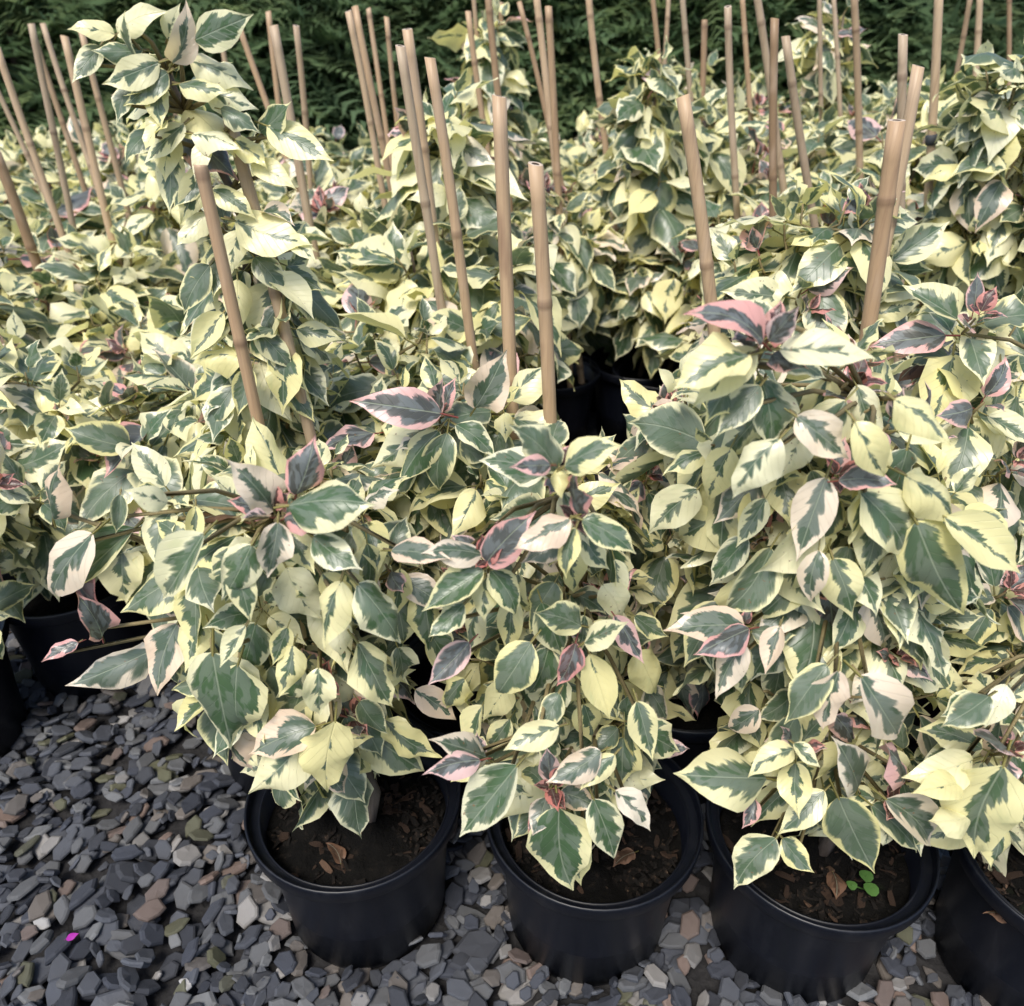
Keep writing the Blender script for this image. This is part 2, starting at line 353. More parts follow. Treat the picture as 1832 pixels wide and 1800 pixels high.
def grow(P, dens=1.0):
    q = P.q; base = Vector((P.x, P.y, .22))
    ms = P.masses
    for mi, (c, r) in enumerate(ms):
        area = 4 * math.pi * (((r.x * r.y) ** 1.6 + (r.x * r.z) ** 1.6 + (r.y * r.z) ** 1.6) / 3) ** (1 / 1.6)
        n = max(5, int(area / (1.02 * P.L ** 2) * dens))
        for s in fib(n, q):
            k = q.uniform(.80, 1.06)
            p = c + Vector((s.x * r.x, s.y * r.y, s.z * r.z)) * k
            if p.z < .27: continue
            if any(mj != mi and Vector(((p.x - c2.x) / r2.x, (p.y - c2.y) / r2.y, (p.z - c2.z) / r2.z)).length < .8 for mj, (c2, r2) in enumerate(ms)): continue
            if any((p - fp).length < .055 for fp, *_ in P.feature): continue
            o = Vector((s.x / r.x, s.y / r.y, s.z / r.z)).normalized()
            D = o * (.6 if P.row in (1, 2) else .5) + ZUP * (.7 if P.row in (1, 2) else .85) + Vector((q.gauss(0, .2), q.gauss(0, .2), q.gauss(0, .2)))
            whorl(P, p, D, q.randrange(6, 10), P.L * q.uniform(.85, 1.15), q.random() < P.pink, q.uniform(.6, 1.15), o)
            P.branches.append((p, D.normalized()))
        for _ in range(int(n * 1.6)):
            s = Vector((q.gauss(0, 1), q.gauss(0, 1), q.gauss(0, 1))).normalized() * q.uniform(.35, .8)
            p = c + Vector((s.x * r.x, s.y * r.y, s.z * r.z))
            ax = s.normalized() + Vector((q.gauss(0, .3), q.gauss(0, .3), -.7)); add_leaf(P, p, ax, s.normalized() + ZUP * .6, P.L * q.uniform(.7, 1.05), 5 if q.random() < .03 and P.row in (1, 2) else pick_kind(P, 1, False))
    for (p, D, n, L, pk, dr) in P.feature:
        o = D.normalized(); whorl(P, p, D, n, L, pk, dr, o); P.branches.append((p, o))

def px_mass(cx, cy, hw, hh, Y, ry=None):
    c = at(cx, cy, Y); d = depth(c); rx = hw * d / FPX; rz = hh * d / FPX * 1.05
    return (c, Vector((rx, ry if ry else min(.17, rx * .95), rz)))
def fw(px, py, Y, n=9, L=.1, pk=True, dr=.6, tilt=(0, -.55, .8)):
    """a leaf rosette that shows at the given place"""
    return (at(px, py, Y), Vector(tilt), n + 1, L * .78, pk, dr)

ROWY = [.745 + .262 * k for k in range(14)]
# front row ---------------------------------------------------
PLANTS.append(Plant(-.222, .75, [px_mass(495, 950, 200, 125, .80), px_mass(550, 1150, 175, 150, .78), px_mass(585, 1290, 110, 95, .75)],
    [fw(495, 920, .64, 4, .075), fw(690, 1010, .70, 6, .09, True, .6), fw(300, 880, .75, 6, .09, False, .6), fw(640, 905, .72, 6, .09, False, .6), fw(560, 1330, .64, 6, .08, False, .9)],
    'bushy bougainvillea in the leftmost front pot, long twigs reaching left over the gravel', 1, .10, .084, 1))
PLANTS.append(Plant(.1125, .727, [px_mass(1010, 900, 115, 105, .84), px_mass(985, 1100, 165, 140, .80), px_mass(1010, 1290, 155, 110, .75)],
    [fw(1030, 935, .63, 4, .06), fw(1035, 1150, .62, 4, .06), fw(985, 1410, .57, 5, .065, True, .9), fw(872, 1005, .62, 4, .06), fw(1000, 840, .66, 5, .07), fw(1120, 1290, .66, 6, .08, False, .9), fw(855, 1365, .6, 4, .06, True, .5, (-.5, -.5, .6))],
    'pink-tipped bougainvillea in the second front pot, a low rosette hanging over its rim', 2, .22, .080, 1))
PLANTS.append(Plant(.416, .700, [px_mass(1420, 740, 215, 115, .82), px_mass(1490, 930, 235, 150, .79), px_mass(1500, 1110, 200, 130, .76), px_mass(1480, 1290, 150, 80, .73)],
    [fw(1370, 615, .66, 8, .085, True, .5), fw(1330, 1125, .63, 4, .06, True), fw(1430, 1340, .58, 5, .075, True, .7), fw(1590, 760, .70, 7, .09, True, .8), fw(1590, 1435, .57, 4, .06), fw(1600, 1180, .66, 7, .085, True, .9), fw(1490, 860, .66, 5, .08, True, .8)],
    'tallest front-row bougainvillea with large drooping cream leaves, in the third front pot', 3, .13, .088, 1))
PLANTS.append(Plant(.742, .655, [px_mass(1830, 1340, 130, 110, .74), px_mass(1880, 1180, 110, 90, .78)],
    [fw(1800, 1345, .58, 5, .075), fw(1800, 1260, .62, 7, .085, False, .8), fw(1810, 1440, .57, 6, .09, False, 1.0)],
    'bougainvillea cut off by the right edge, in the rightmost front pot', 4, .2, .078, 1))
# second row ---------------------------------------------------
PLANTS.append(Plant(-.06, 1.0, [px_mass(790, 800, 140, 110, 1.0), px_mass(800, 940, 120, 90, 1.0)],
    [fw(785, 745, .89, 4, .075, True, .3), fw(900, 720, .92, 8, .10, False, .4), fw(860, 850, .86, 8, .1, False, .8)],
    'bougainvillea with a dark red and pink top rosette, just left of the central stakes', 5, .2, .082, 2))
PLANTS.append(Plant(.285, 1.01, [px_mass(1240, 810, 95, 100, 1.03), px_mass(1220, 960, 110, 140, 1.02), px_mass(1240, 1130, 80, 90, 1.0)],
    [fw(1200, 740, .92, 8, .105, True, .4), fw(1200, 960, .88, 8, .095, False, .9), fw(1160, 850, .93, 8, .09, True, .4), fw(1270, 1090, .86, 8, .09, False, .9)],
    'bougainvillea squeezed behind the second and third front pots, dark rim below it', 6, .25, .076, 2))
PLANTS.append(Plant(.62, 1.0, [px_mass(1780, 700, 140, 130, 1.0), px_mass(1790, 900, 120, 160, .98), px_mass(1790, 1100, 90, 110, .95)],
    [fw(1745, 570, .92, 10, .105, True, .3), fw(1760, 720, .86, 8, .1, True, .7), fw(1810, 830, .84, 8, .1, True, .6), fw(1800, 1060, .80, 8, .085, True, .7)],
    'pink-tipped bougainvillea at the right edge, behind the large front plant', 7, .3, .08, 2))
tall = Plant(-.40, 1.03, [px_mass(470, 600, 95, 80, 1.05, .09), px_mass(455, 480, 65, 70, 1.05, .06), px_mass(470, 760, 110, 90, 1.05, .12)],
    [fw(305, 125, .99, 7, .09, False, .4, (0, -.2, .95)), fw(290, 200, .99, 5, .09, False, .8), fw(490, 450, .98, 5, .10, False, .8), fw(505, 570, .96, 6, .09, False, .8), fw(390, 510, .98, 5, .10, False, 1.0), fw(400, 660, .97, 6, .09, False, .8), fw(400, 400, 1.0, 4, .08, False, .6)],
    'tall leggy bougainvillea rising well above its neighbours on a bare dark stem at left', 8, .08, .085, 2)
tall.tops = [at(300, 130, .985), at(330, 200, .99), at(375, 270, 1.0), at(415, 340, 1.01), at(460, 470, 1.02), at(500, 640, 1.03), at(560, 830, 1.04)]
PLANTS.append(tall)
PLANTS.append(Plant(-1.045, 1.06, [px_mass(-120, 930, 110, 120, 1.06)], [fw(-10, 870, 1.0, 7, .09, True, .2, (.7, -.4, .4)), fw(75, 890, 1.02, 5, .095, False, .1, (.8, -.4, .3)), fw(-25, 1100, .95, 6, .10, False, .4, (.8, -.4, .2))],
    'bougainvillea mostly outside the left edge, a few leaves poking in above the gravel', 9, .4, .09, 2))
# third row ---------------------------------------------------
def auto(x, y, row, seed, top=.74, rx=.18, z0=.34, label=None, pink=.2, L=.108):
    q = random.Random(5000 + seed); top += q.uniform(-.11, .09); rx *= q.uniform(.76, .98); zc = (top + z0) / 2
    ms = [(Vector((x + q.uniform(-.03, .03), y, zc - .04)), Vector((rx, rx * .9, (top - z0) / 2))), (Vector((x + q.uniform(-.05, .05), y - .02, top - .13)), Vector((rx * .8, rx * .75, .12)))]
    return Plant(x, y, ms, [], label, seed, pink, L, row)
sd_ = 20
for (x, y, top, pk) in ((-.87, 1.28, .66, .2), (-.56, 1.27, .70, .1), (-.20, 1.27, .76, .1), (.45, 1.30, .93, .25), (.76, 1.24, .76, .35)):
    PLANTS.append(auto(x, y, 3, sd_, top, .19, .36, pink=pk)); sd_ += 1
GAP = ((.14, 1.27), (.28, 1.53), (.13, 1.79), (.42, 1.79), (.29, 2.05))
for k in range(3, 13):
    y = ROWY[k]; half = (y * .848 + .3) * .66 + .12
    x0 = -.222 + (.16 if k % 2 else 0)
    i = -12
    while True:
        x = x0 + i * .32; i += 1
        if x > half: break
        if x < -half: continue
        q = random.Random(int(1000 * x) + k * 77)
        xx, yy = x + q.uniform(-.035, .035), y + q.uniform(-.04, .04)
        bare = any(abs(x - gx) < .12 and abs(y - gy) < .1 for gx, gy in GAP)
        if bare: continue
        if abs(x - .29) < .3 and 2.1 < y < 2.4:
            PLANTS.append(auto(xx, yy, k + 1, sd_, .74, .19, .46, pink=.15, L=.11)); sd_ += 1; continue
        top = .72 + q.uniform(-.07, .07) + (.05 if x > .4 else 0)
        if k >= 5 and x / (y * .848 + .3) > .13: top = .90 + q.uniform(-.06, .07)
        PLANTS.append(auto(xx, yy, k + 1, sd_, top, .18, .36, pink=q.choice([.05, .15, .3]), L=q.uniform(.135, .16))); sd_ += 1
# taller shoots at the back
def tallback(x_px, top_py, bot_py, hw, Y, row, pink, label, L=.085):
    global sd_
    n = 3; ms = []
    for i in range(n):
        f = i / (n - 1); cy = top_py + (bot_py - top_py) * (.12 + .76 * f)
        ms.append(px_mass(x_px + rnd.uniform(-8, 8), cy, hw * (.55 + .45 * f), (bot_py - top_py) / n * .62, Y))
    b = at(x_px, bot_py, Y); p = Plant(b.x, Y, ms, [], label, sd_, pink, L, row); sd_ += 1; PLANTS.append(p)
tallback(880, 45, 260, 50, 2.9, 0, .2, 'slender pale bougainvillea shoot rising between the central stakes against the dark hedge', .12)
tallback(1490, 30, 260, 55, 2.9, 0, .15, 'narrow upright bougainvillea shoot against the dark hedge, between thin stakes at right', .12)
tallback(1170, 125, 330, 75, 2.35, 0, .1, 'rounded pale bougainvillea standing taller beside the black gap, left of a thick stake', .135)
tallback(1800, 110, 420, 110, 1.75, 0, .2, 'big yellowish bougainvillea at the right edge, taller than the rows around it', .115)
tallback(790, 195, 420, 110, 1.9, 0, .15, 'bougainvillea with long drooping yellow leaves behind the tall central stakes', .145)
def tiers(P, cx, cy, hw, hh, Y, ry, step, ln):
    """drooping leaves in loose layers over the rounded front of a bush"""
    q = P.q; j = 0; y = cy - hh
    while y < cy + hh:
        x = cx - hw + (step * .5 if j % 2 else 0); j += 1
        while x < cx + hw:
            px, py = x + q.uniform(-.38, .38) * step, y + q.uniform(-.38, .38) * step; x += step
            u, v = (px - cx) / hw, (py - cy) / hh; e = u * u + v * v
            if e > 1 or q.random() < .12: continue
            yy = Y - ry * math.sqrt(1 - e * .85) * q.uniform(.88, 1.04); a = at(px, py, yy); L = ln * q.uniform(.72, 1.2) * depth(a) / FPX
            ax = Vector((u * .75 + q.gauss(0, .38), -.30 + q.gauss(0, .14), -1 + .35 * max(0, -v)))
            n = Vector((u * .6 + q.gauss(0, .25), -.85, .45 + q.gauss(0, .2)))
            add_leaf(P, a, ax, n, L, pick_kind(P, q.uniform(.3, 1), q.random() < .25)); l = P.leaves[-1]; P.leaves[-1] = (l[0], l[1] * q.uniform(.8, 1)) + l[2:]
            P.branches.append((a - ax.normalized() * .012 + Vector((0, .02, 0)), Vector((u * .5, -.6, .6)).normalized()))
        y += step
def hang(P, items, Y, wide=.88):
    """single leaves: stalk end and tip as they show, colour kind, distance from the lens"""
    for (x0, y0, x1, y1, k) in items:
        yy = Y + P.q.uniform(-.015, .015); a = at(x0, y0, yy); b = at(x1, y1, yy - .022); ax = b - a
        toc = (Vector((0, 0, CAM_H)) - a).normalized(); n = toc * .75 + ZUP * .45 + Vector((P.q.gauss(0, .2), P.q.gauss(0, .1), P.q.gauss(0, .15)))
        add_leaf(P, a, ax + ZUP * .12 * ax.length, n, ax.length * 1.08, k); l = P.leaves[-1]; P.leaves[-1] = (l[0], l[1] * wide) + l[2:]; P.branches.append((a - ax * .15 - toc * .012, -ax.normalized()))
for p in PLANTS: grow(p, .85 if p is tall else 1.22 if p.row == 1 else 1.1 if p.row == 2 else 1.0)
for a in ((0, 540, 1130, 245, 235, .78, .15, 68, 118), (1, 990, 1150, 180, 250, .775, .145, 62, 108), (2, 1490, 930, 255, 260, .79, .15, 76, 140), (2, 1480, 1330, 160, 120, .73, .15, 66, 112),
          (3, 1810, 1350, 130, 110, .71, .13, 70, 118), (4, 800, 870, 135, 120, 1.0, .11, 64, 112), (5, 1225, 960, 95, 190, 1.02, .10, 60, 104), (6, 1785, 860, 110, 260, .98, .10, 66, 112)):
    tiers(PLANTS[a[0]], *a[1:])
hang(PLANTS[0], [(165, 955, 62, 1085, 1), (240, 945, 125, 1068, 3), (215, 885, 208, 952, 0), (95, 930, 92, 848, 1), (183, 1140, 158, 1080, 2), (275, 1162, 125, 1232, 1), (140, 1150, 78, 1186, 2), (350, 905, 350, 985, 0), (318, 1055, 330, 1110, 1)], .72, .68)
hang(PLANTS[0], [(365, 955, 283, 1072, 0), (488, 912, 424, 838, 1), (497, 935, 488, 1035, 1), (515, 905, 660, 912, 3), (530, 885, 556, 815, 2), (508, 928, 572, 925, 2), (482, 925, 436, 930, 2),
    (380, 1170, 398, 1348, 3), (425, 1190, 400, 1335, 3), (610, 1040, 578, 1165, 4), (640, 1045, 738, 1155, 3), (640, 1150, 708, 1262, 0), (525, 1155, 500, 1245, 0), (570, 1195, 575, 1285, 0), (565, 1300, 445, 1352, 1), (548, 1325, 448, 1425, 4), (600, 1290, 592, 1425, 4),
    (700, 985, 800, 1005, 1), (560, 960, 640, 1020, 3), (450, 975, 400, 1075, 3), (440, 1120, 400, 1190, 0), (300, 900, 235, 880, 4), (420, 1010, 445, 1110, 0)], .615)
hang(tall, [(205, 62, 122, 50, 4), (212, 60, 276, 14, 4), (180, 82, 138, 148, 0), (308, 112, 342, 28, 1), (348, 72, 447, 44, 3), (338, 108, 440, 142, 4), (285, 112, 188, 158, 0), (285, 150, 288, 225, 0), (360, 160, 446, 190, 4), (395, 195, 455, 225, 0),
    (300, 215, 255, 262, 4), (330, 222, 265, 295, 0), (465, 236, 516, 192, 3), (478, 225, 584, 292, 0), (420, 395, 545, 445, 4), (430, 410, 418, 485, 4), (375, 475, 322, 565, 0), (455, 460, 505, 525, 0), (425, 500, 432, 592, 4), (485, 500, 556, 565, 4), (500, 545, 470, 600, 1), (240, 100, 215, 30, 0),
    (370, 250, 350, 320, 4), (360, 300, 330, 400, 0), (480, 640, 545, 700, 0), (440, 640, 335, 640, 4), (450, 660, 430, 740, 0), (230, 150, 205, 215, 0), (255, 90, 170, 95, 3), (300, 70, 320, 20, 4), (320, 150, 400, 165, 0), (250, 160, 205, 175, 1), (345, 240, 420, 270, 4), (310, 240, 300, 320, 4), (450, 290, 520, 340, 4), (380, 340, 450, 380, 0), (370, 380, 320, 440, 4), (300, 130, 225, 190, 0), (420, 250, 470, 300, 4), (400, 560, 350, 640, 0), (460, 590, 520, 660, 0), (420, 690, 370, 770, 0), (500, 690, 560, 750, 0), (360, 330, 310, 370, 0), (510, 420, 560, 470, 0), (470, 380, 520, 400, 1)], .955)
hang(PLANTS[1], [(1030, 945, 1000, 1035, 0), (1042, 930, 1140, 985, 3), (1020, 928, 925, 985, 1), (1035, 920, 1020, 858, 2), (995, 840, 925, 775, 0), (1000, 835, 1002, 890, 4), (1010, 835, 1100, 800, 0), (985, 832, 920, 840, 2),
    (872, 1005, 935, 935, 2), (862, 992, 765, 985, 1), (865, 1020, 768, 1095, 3), (878, 1020, 932, 1105, 3), (1030, 1150, 1005, 1232, 2), (1045, 1150, 1118, 1120, 0), (1055, 1170, 1085, 1280, 4), (950, 1150, 880, 1255, 0), (1140, 1255, 1165, 1355, 0), (1040, 1120, 960, 1110, 0), (1000, 1240, 965, 1310, 0), (840, 1150, 775, 1225, 2), (830, 1080, 770, 1140, 3)], .60)
hang(PLANTS[1], [(1000, 1445, 1022, 1592, 3), (1062, 1430, 1098, 1540, 3), (985, 1430, 950, 1495, 2), (925, 1370, 835, 1492, 3), (1100, 1415, 1168, 1485, 1), (1075, 1345, 985, 1400, 1), (1100, 1350, 1045, 1415, 0), (1000, 1300, 905, 1340, 0), (870, 1355, 780, 1325, 1), (860, 1360, 765, 1390, 2), (1035, 1500, 1040, 1580, 4)], .555)
hang(PLANTS[2], [(1478, 855, 1430, 995, 1), (1425, 745, 1515, 825, 1), (1395, 785, 1305, 895, 4), (1530, 755, 1592, 862, 4), (1600, 715, 1690, 800, 0), (1540, 880, 1640, 1018, 0), (1640, 935, 1722, 1112, 0), (1690, 925, 1808, 1030, 0), (1465, 985, 1452, 1085, 1), (1490, 1000, 1520, 1110, 0),
    (1365, 612, 1255, 555, 2), (1375, 610, 1425, 560, 2), (1350, 622, 1250, 725, 4), (1395, 625, 1560, 650, 4), (1340, 635, 1215, 690, 0), (1500, 860, 1600, 865, 2), (1360, 690, 1290, 780, 0), (1330, 1120, 1205, 1130, 1), (1340, 1125, 1245, 1160, 2), (1395, 1120, 1370, 1200, 1), (1330, 1150, 1285, 1250, 1), (1620, 850, 1745, 940, 4)], .62)
hang(PLANTS[2], [(1500, 1428, 1552, 1562, 0), (1475, 1415, 1398, 1492, 0), (1585, 1430, 1672, 1522, 1), (1372, 1392, 1222, 1388, 0), (1388, 1500, 1318, 1592, 0), (1535, 1410, 1510, 1340, 1), (1480, 1190, 1400, 1290, 0), (1500, 1200, 1480, 1310, 1), (1540, 1210, 1640, 1340, 1), (1420, 1340, 1345, 1390, 4), (1420, 1330, 1470, 1370, 0), (1350, 1430, 1330, 1480, 2), (1560, 1440, 1640, 1525, 3), (1400, 1500, 1450, 1560, 0), (1620, 1390, 1600, 1335, 2)], .56)
hang(PLANTS[3], [(1795, 1370, 1738, 1545, 0), (1740, 1360, 1632, 1400, 4), (1805, 1340, 1742, 1318, 2), (1770, 1245, 1690, 1300, 0), (1720, 1400, 1640, 1420, 4), (1800, 1225, 1765, 1300, 4), (1735, 1460, 1670, 1470, 4)], .55)
hang(PLANTS[4], [(790, 740, 635, 728, 2), (785, 740, 790, 685, 2), (770, 760, 670, 840, 0), (785, 770, 720, 870, 3), (800, 775, 785, 890, 3), (815, 760, 885, 815, 3), (850, 730, 905, 650, 1)], .86)

# ------------------------------------------------------------------ gravel chips: where they lie
q = random.Random(3)
NS = 24; SHAPES = []
for i in range(NS):
    n = q.randrange(6, 9); e = q.uniform(1.0, 1.9); h = q.uniform(.32, .62); v = []
    a0 = [2 * math.pi * (k + q.uniform(-.32, .32)) / n for k in range(n)]; rr = [q.uniform(.78, 1.1) for _ in range(n)]; tz = [q.uniform(-.07, .07) for _ in range(n)]
    for sc, z in ((.80, 0), (1.0, .4 * h), (.96, .75 * h), (.80, h)):
        for k in range(n):
            v.append((rr[k] * sc * math.cos(a0[k]) * e ** .5, rr[k] * sc * math.sin(a0[k]) / e ** .5, z + (tz[k] if z else 0)))
    v.append((q.uniform(-.1, .1), q.uniform(-.1, .1), h + q.uniform(-.03, .06)))
    f = [(r * n + k, r * n + (k + 1) % n, (r + 1) * n + (k + 1) % n, (r + 1) * n + k) for r in range(3) for k in range(n)] + [(3 * n + k, 3 * n + (k + 1) % n, 4 * n) for k in range(n)]
    SHAPES.append((np.array(v), f, h))
GX0, GX1, GY0, GY1, CELL = -1.6, 1.4, .25, 1.75, .004
HM = np.zeros((int((GY1 - GY0) / CELL), int((GX1 - GX0) / CELL)))
POTS = [(p.x, p.y) for p in PLANTS if p.y < 1.9]
stones = []
for (cnt, r0, r1) in ((900, .022, .031), (6500, .015, .022), (4500, .009, .014)):
    for _ in range(cnt):
        x, y = q.uniform(GX0 + .03, GX1 - .03), q.uniform(GY0 + .03, GY1 - .03)
        if abs(x) > (y * .848 + .64) * .66 + .30: continue
        r = q.uniform(r0, r1)
        if any((x - a) ** 2 + (y - b) ** 2 < (.108 + r * .6) ** 2 for a, b in POTS): continue
        i, j, k = int((y - GY0) / CELL), int((x - GX0) / CELL), max(1, int(r * .8 / CELL))
        pt = HM[i - k:i + k + 1, j - k:j + k + 1]
        z = .35 * pt.mean() + .65 * pt.max()
        if z > (.020 if r > .022 else .032): continue
        m = max(1, pt.shape[0] // 2)
        gx = (pt[:, m:].mean() - pt[:, :m].mean()) / max(.006, r); gy = (pt[m:].mean() - pt[:m].mean()) / max(.006, r)
        sh = q.randrange(NS); h = SHAPES[sh][2] * r
        nrm = Vector((-gx * .8 + q.gauss(0, .14), -gy * .8 + q.gauss(0, .14), 1)).normalized()
        a = q.gauss(.75, .8); ax = ortho(Vector((math.cos(a), math.sin(a), 0)), nrm)
        pt[...] = np.maximum(pt, z + h * .9)
        stones.append([Vector((x, y, z)), ax, nrm.cross(ax), nrm, r, sh, q.random()])
bp = at(838, 1655, .70); stones.append([Vector((-.045, .655, .018)), Vector((1, .2, 0)).normalized(), Vector((-.2, 1, .0)).normalized(), ZUP, .034, 3, .95])

# ------------------------------------------------------------------ who shows: a coarse depth buffer from the lens
def frames(rec): # -> (pos, 3x3*size)
    pos = np.array([tuple(r[0]) for r in rec]); R = np.array([[tuple(r[1]), tuple(r[2]), tuple(r[3])] for r in rec]); s = np.array([r[4] for r in rec])
    return pos, R * s[:, None, None]
GW, GH = 256, 252; K = GW / 1832
def project(p):
    d = p - np.array([0, 0, CAM_H]); z = d @ np.array(FWD); z = np.maximum(z, 1e-3)
    return (d[:, 0] / z * FPX + 916) * K, (900 - (d @ np.array(UPV)) / z * FPX) * K, z
ZB = np.full(GW * GH, 9e9)
def cells(p):
    x, y, z = project(p); i = np.floor(x).astype(int); j = np.floor(y).astype(int)
    return np.where((i >= 0) & (i < GW) & (j >= 0) & (j < GH), j * GW + i, -1), z
def quad_pts(v, f, k):
    A = v[f]; t = (np.arange(k) + .5) / k; a, b = np.meshgrid(t, t); a, b = a.ravel(), b.ravel()
    return np.einsum('qcd,ck->qkd', A, np.stack([(1 - a) * (1 - b), a * (1 - b), a * b, (1 - a) * b])).reshape(-1, 3)
LP = [quad_pts(LO[i][0], LO[i][1], 4) for i in range(NSH)]
allrec = [(pi, r) for pi, p in enumerate(PLANTS) for r in p.leaves]
cc = []
for s in range(0, len(allrec), 2000):
    ch = [r for _, r in allrec[s:s + 2000]]; pos, R = frames(ch); pts = np.stack([LP[r[5]] for r in ch])
    w = np.einsum('nkd,nde->nke', pts, R) + pos[:, None, :]
    c, z = cells(w.reshape(-1, 3)); ok = c >= 0; np.minimum.at(ZB, c[ok], z[ok]); cc.append((c.reshape(len(ch), -1), z.reshape(len(ch), -1)))
pv, pf = lathe([(.115, 0), (.139, .24), (.150, .25), (.14, .25), (.137, .21), (.09, .21), (.04, .21), (0.001, .21)], 90)
PP = quad_pts(np.array(pv), np.array(pf), 5)
for p in PLANTS:
    c, z = cells(PP + np.array([p.x, p.y, 0])); ok = c >= 0; np.minimum.at(ZB, c[ok], z[ok])
pos, R = frames(stones); t_ = np.array([(x, y, .3) for x in np.linspace(-.8, .8, 6) for y in np.linspace(-.8, .8, 6) if x * x + y * y < .8])
w = np.einsum('kd,nde->nke', t_, R) + pos[:, None, :]
sc_, sz_ = cells(w.reshape(-1, 3)); ok = sc_ >= 0; np.minimum.at(ZB, sc_[ok], sz_[ok])
vis = []
for c, z in cc:
    m = (c >= 0) & (z < ZB[np.maximum(c, 0)] + .012)
    srt = np.sort(np.where(m, c, -1), axis=1); vis.append(((srt[:, 1:] != srt[:, :-1]) & (srt[:, 1:] >= 0)).sum(1) + (srt[:, 0] >= 0))
vis = np.concatenate(vis)
sc_ = sc_.reshape(len(stones), -1); sz_ = sz_.reshape(len(stones), -1)
sm = (sc_ >= 0) & (sz_ < ZB[np.maximum(sc_, 0)] + .004); svis = np.array([len(np.unique(a[b])) for a, b in zip(sc_, sm)])

# ------------------------------------------------------------------ setting
gr = tag(obj('gravel_ground', mesh('gravel_ground', *[[(-60, -20, 0), (60, -20, 0), (60, 100, 0), (-60, 100, 0)], [(0, 1, 2, 3)]], mats=[GROUND])), kind='structure')
order = np.argsort(-svis); own = set(order[:300].tolist())
SM = [mesh('stone', v, f, [STONE], smooth=False) for i, (v, f, h) in enumerate(SHAPES)]
def mat_of(r, base=Vector((0, 0, 0))):
    p, x, y, n, s = r[:5]; p = p - base
    return Matrix(((x.x * s, y.x * s, n.x * s, p.x), (x.y * s, y.y * s, n.y * s, p.y), (x.z * s, y.z * s, n.z * s, p.z), (0, 0, 0, 1)))
V, F, A, off = [], [], [], 0
for i, r in enumerate(stones):
    if i in own: obj('stone', SM[r[5]], gr, mat_of(r)); continue
    v, f, h = SHAPES[r[5]]; Rm = np.array([tuple(r[1]), tuple(r[2]), tuple(r[3])]) * r[4]
    V.append(v @ Rm + np.array(tuple(r[0]))); F += [tuple(a + off for a in g) for g in f]; A.append(np.full(len(v), r[6])); off += len(v)
tag(obj('gravel', mesh('gravel', np.concatenate(V), F, [STONEJ], smooth=False, att={'leafseed': np.concatenate(A)}), gr), kind='stuff')

# ------------------------------------------------------------------ pots, soil, stems, leaves
pot_m = mesh('pot', *lathe([(.001, .006), (.100, .006), (.110, .0), (.1125, .004), (.1185, .06), (.126, .14), (.1335, .222), (.1345, .226), (.1325, .235), (.1305, .235), (.123, .12), (.118, .02), (.001, .02)], 64), mats=[POT])
rim_m = mesh('rim', *lathe([(.1338, .224), (.1405, .2225), (.1465, .2235), (.1485, .2265), (.150, .243), (.1500, .2480), (.1488, .2500), (.1468, .2500), (.1458, .2480), (.1452, .236), (.1440, .2335), (.1300, .2330)], 64), mats=[POT])
def soil_mesh(seed, hi):
    q = random.Random(seed); n, rg = (64, 26) if hi else (20, 5); v, f = [], []
    bumps = [(q.uniform(-.13, .13), q.uniform(-.13, .13), q.uniform(.008, .03), q.uniform(-.006, .012)) for _ in range(120 if hi else 10)]
    for i in range(rg + 1):
        for k in range(n):
            r = .1285 * i / rg + .0003; a = 6.28319 * k / n; x, y = r * math.cos(a), r * math.sin(a)
            z = .188 + .008 * (1 - (r / .13) ** 2) + sum(h * math.exp(-((x - bx) ** 2 + (y - by) ** 2) / (s * s)) for bx, by, s, h in bumps) * (1 if i < rg else .3)
            v.append((x, y, z))
    for i in range(rg):
        for k in range(n): f.append((i * n + k, i * n + (k + 1) % n, (i + 1) * n + (k + 1) % n, (i + 1) * n + k))
    return mesh('soil', v, f, [SOIL])
SOIL_HI = [soil_mesh(i, True) for i in range(3)]; SOIL_LO = soil_mesh(9, False)
CHIPS = []
for i in range(8):
    q = random.Random(60 + i); n = 6; v = []
    for k in range(4):
        t = k / 3; cur = q.uniform(-.15, .3)
        for s in (-1, 1):
            for z in (0, .18): v.append((t * 2 - 1, s * (.18 + .35 * math.sin(math.pi * (t * .8 + .1))) * q.uniform(.7, 1.1), z + cur * math.sin(t * 3) + .1 * s * t))
    f = []
    for k in range(3):
        a = k * 4; f += [(a, a + 4, a + 6, a + 2), (a + 1, a + 3, a + 7, a + 5), (a, a + 1, a + 5, a + 4), (a + 2, a + 6, a + 7, a + 3)]
    f += [(0, 2, 3, 1), (12, 13, 15, 14)]
    CHIPS.append(mesh('bark_chip', v, f, [BARK], smooth=False))
ORD = ['first', 'second', 'third', 'fourth', 'fifth', 'sixth', 'seventh', 'eighth', 'ninth', 'tenth', 'eleventh', 'twelfth', 'thirteenth', 'fourteenth', 'fifteenth', 'sixteenth', 'seventeenth']
pidx = np.array([pi for pi, _ in allrec]); pvis = np.array([vis[pidx == i].sum() for i in range(len(PLANTS))])
keep = [i for i, p in enumerate(PLANTS) if p.label or pvis[i] > 6]
rowmem = {}
for i in keep:
    if not PLANTS[i].label: rowmem.setdefault(PLANTS[i].row, []).append(i)
for rw, ids in rowmem.items():
    ids.sort(key=lambda i: PLANTS[i].x / (PLANTS[i].y * .85 + .3))
    for n, i in enumerate(ids):
        PLANTS[i].label = 'cream and green bougainvillea in the %s row from the front, %s from the left there' % (ORD[rw - 1], ORD[n])
hi_n = 0
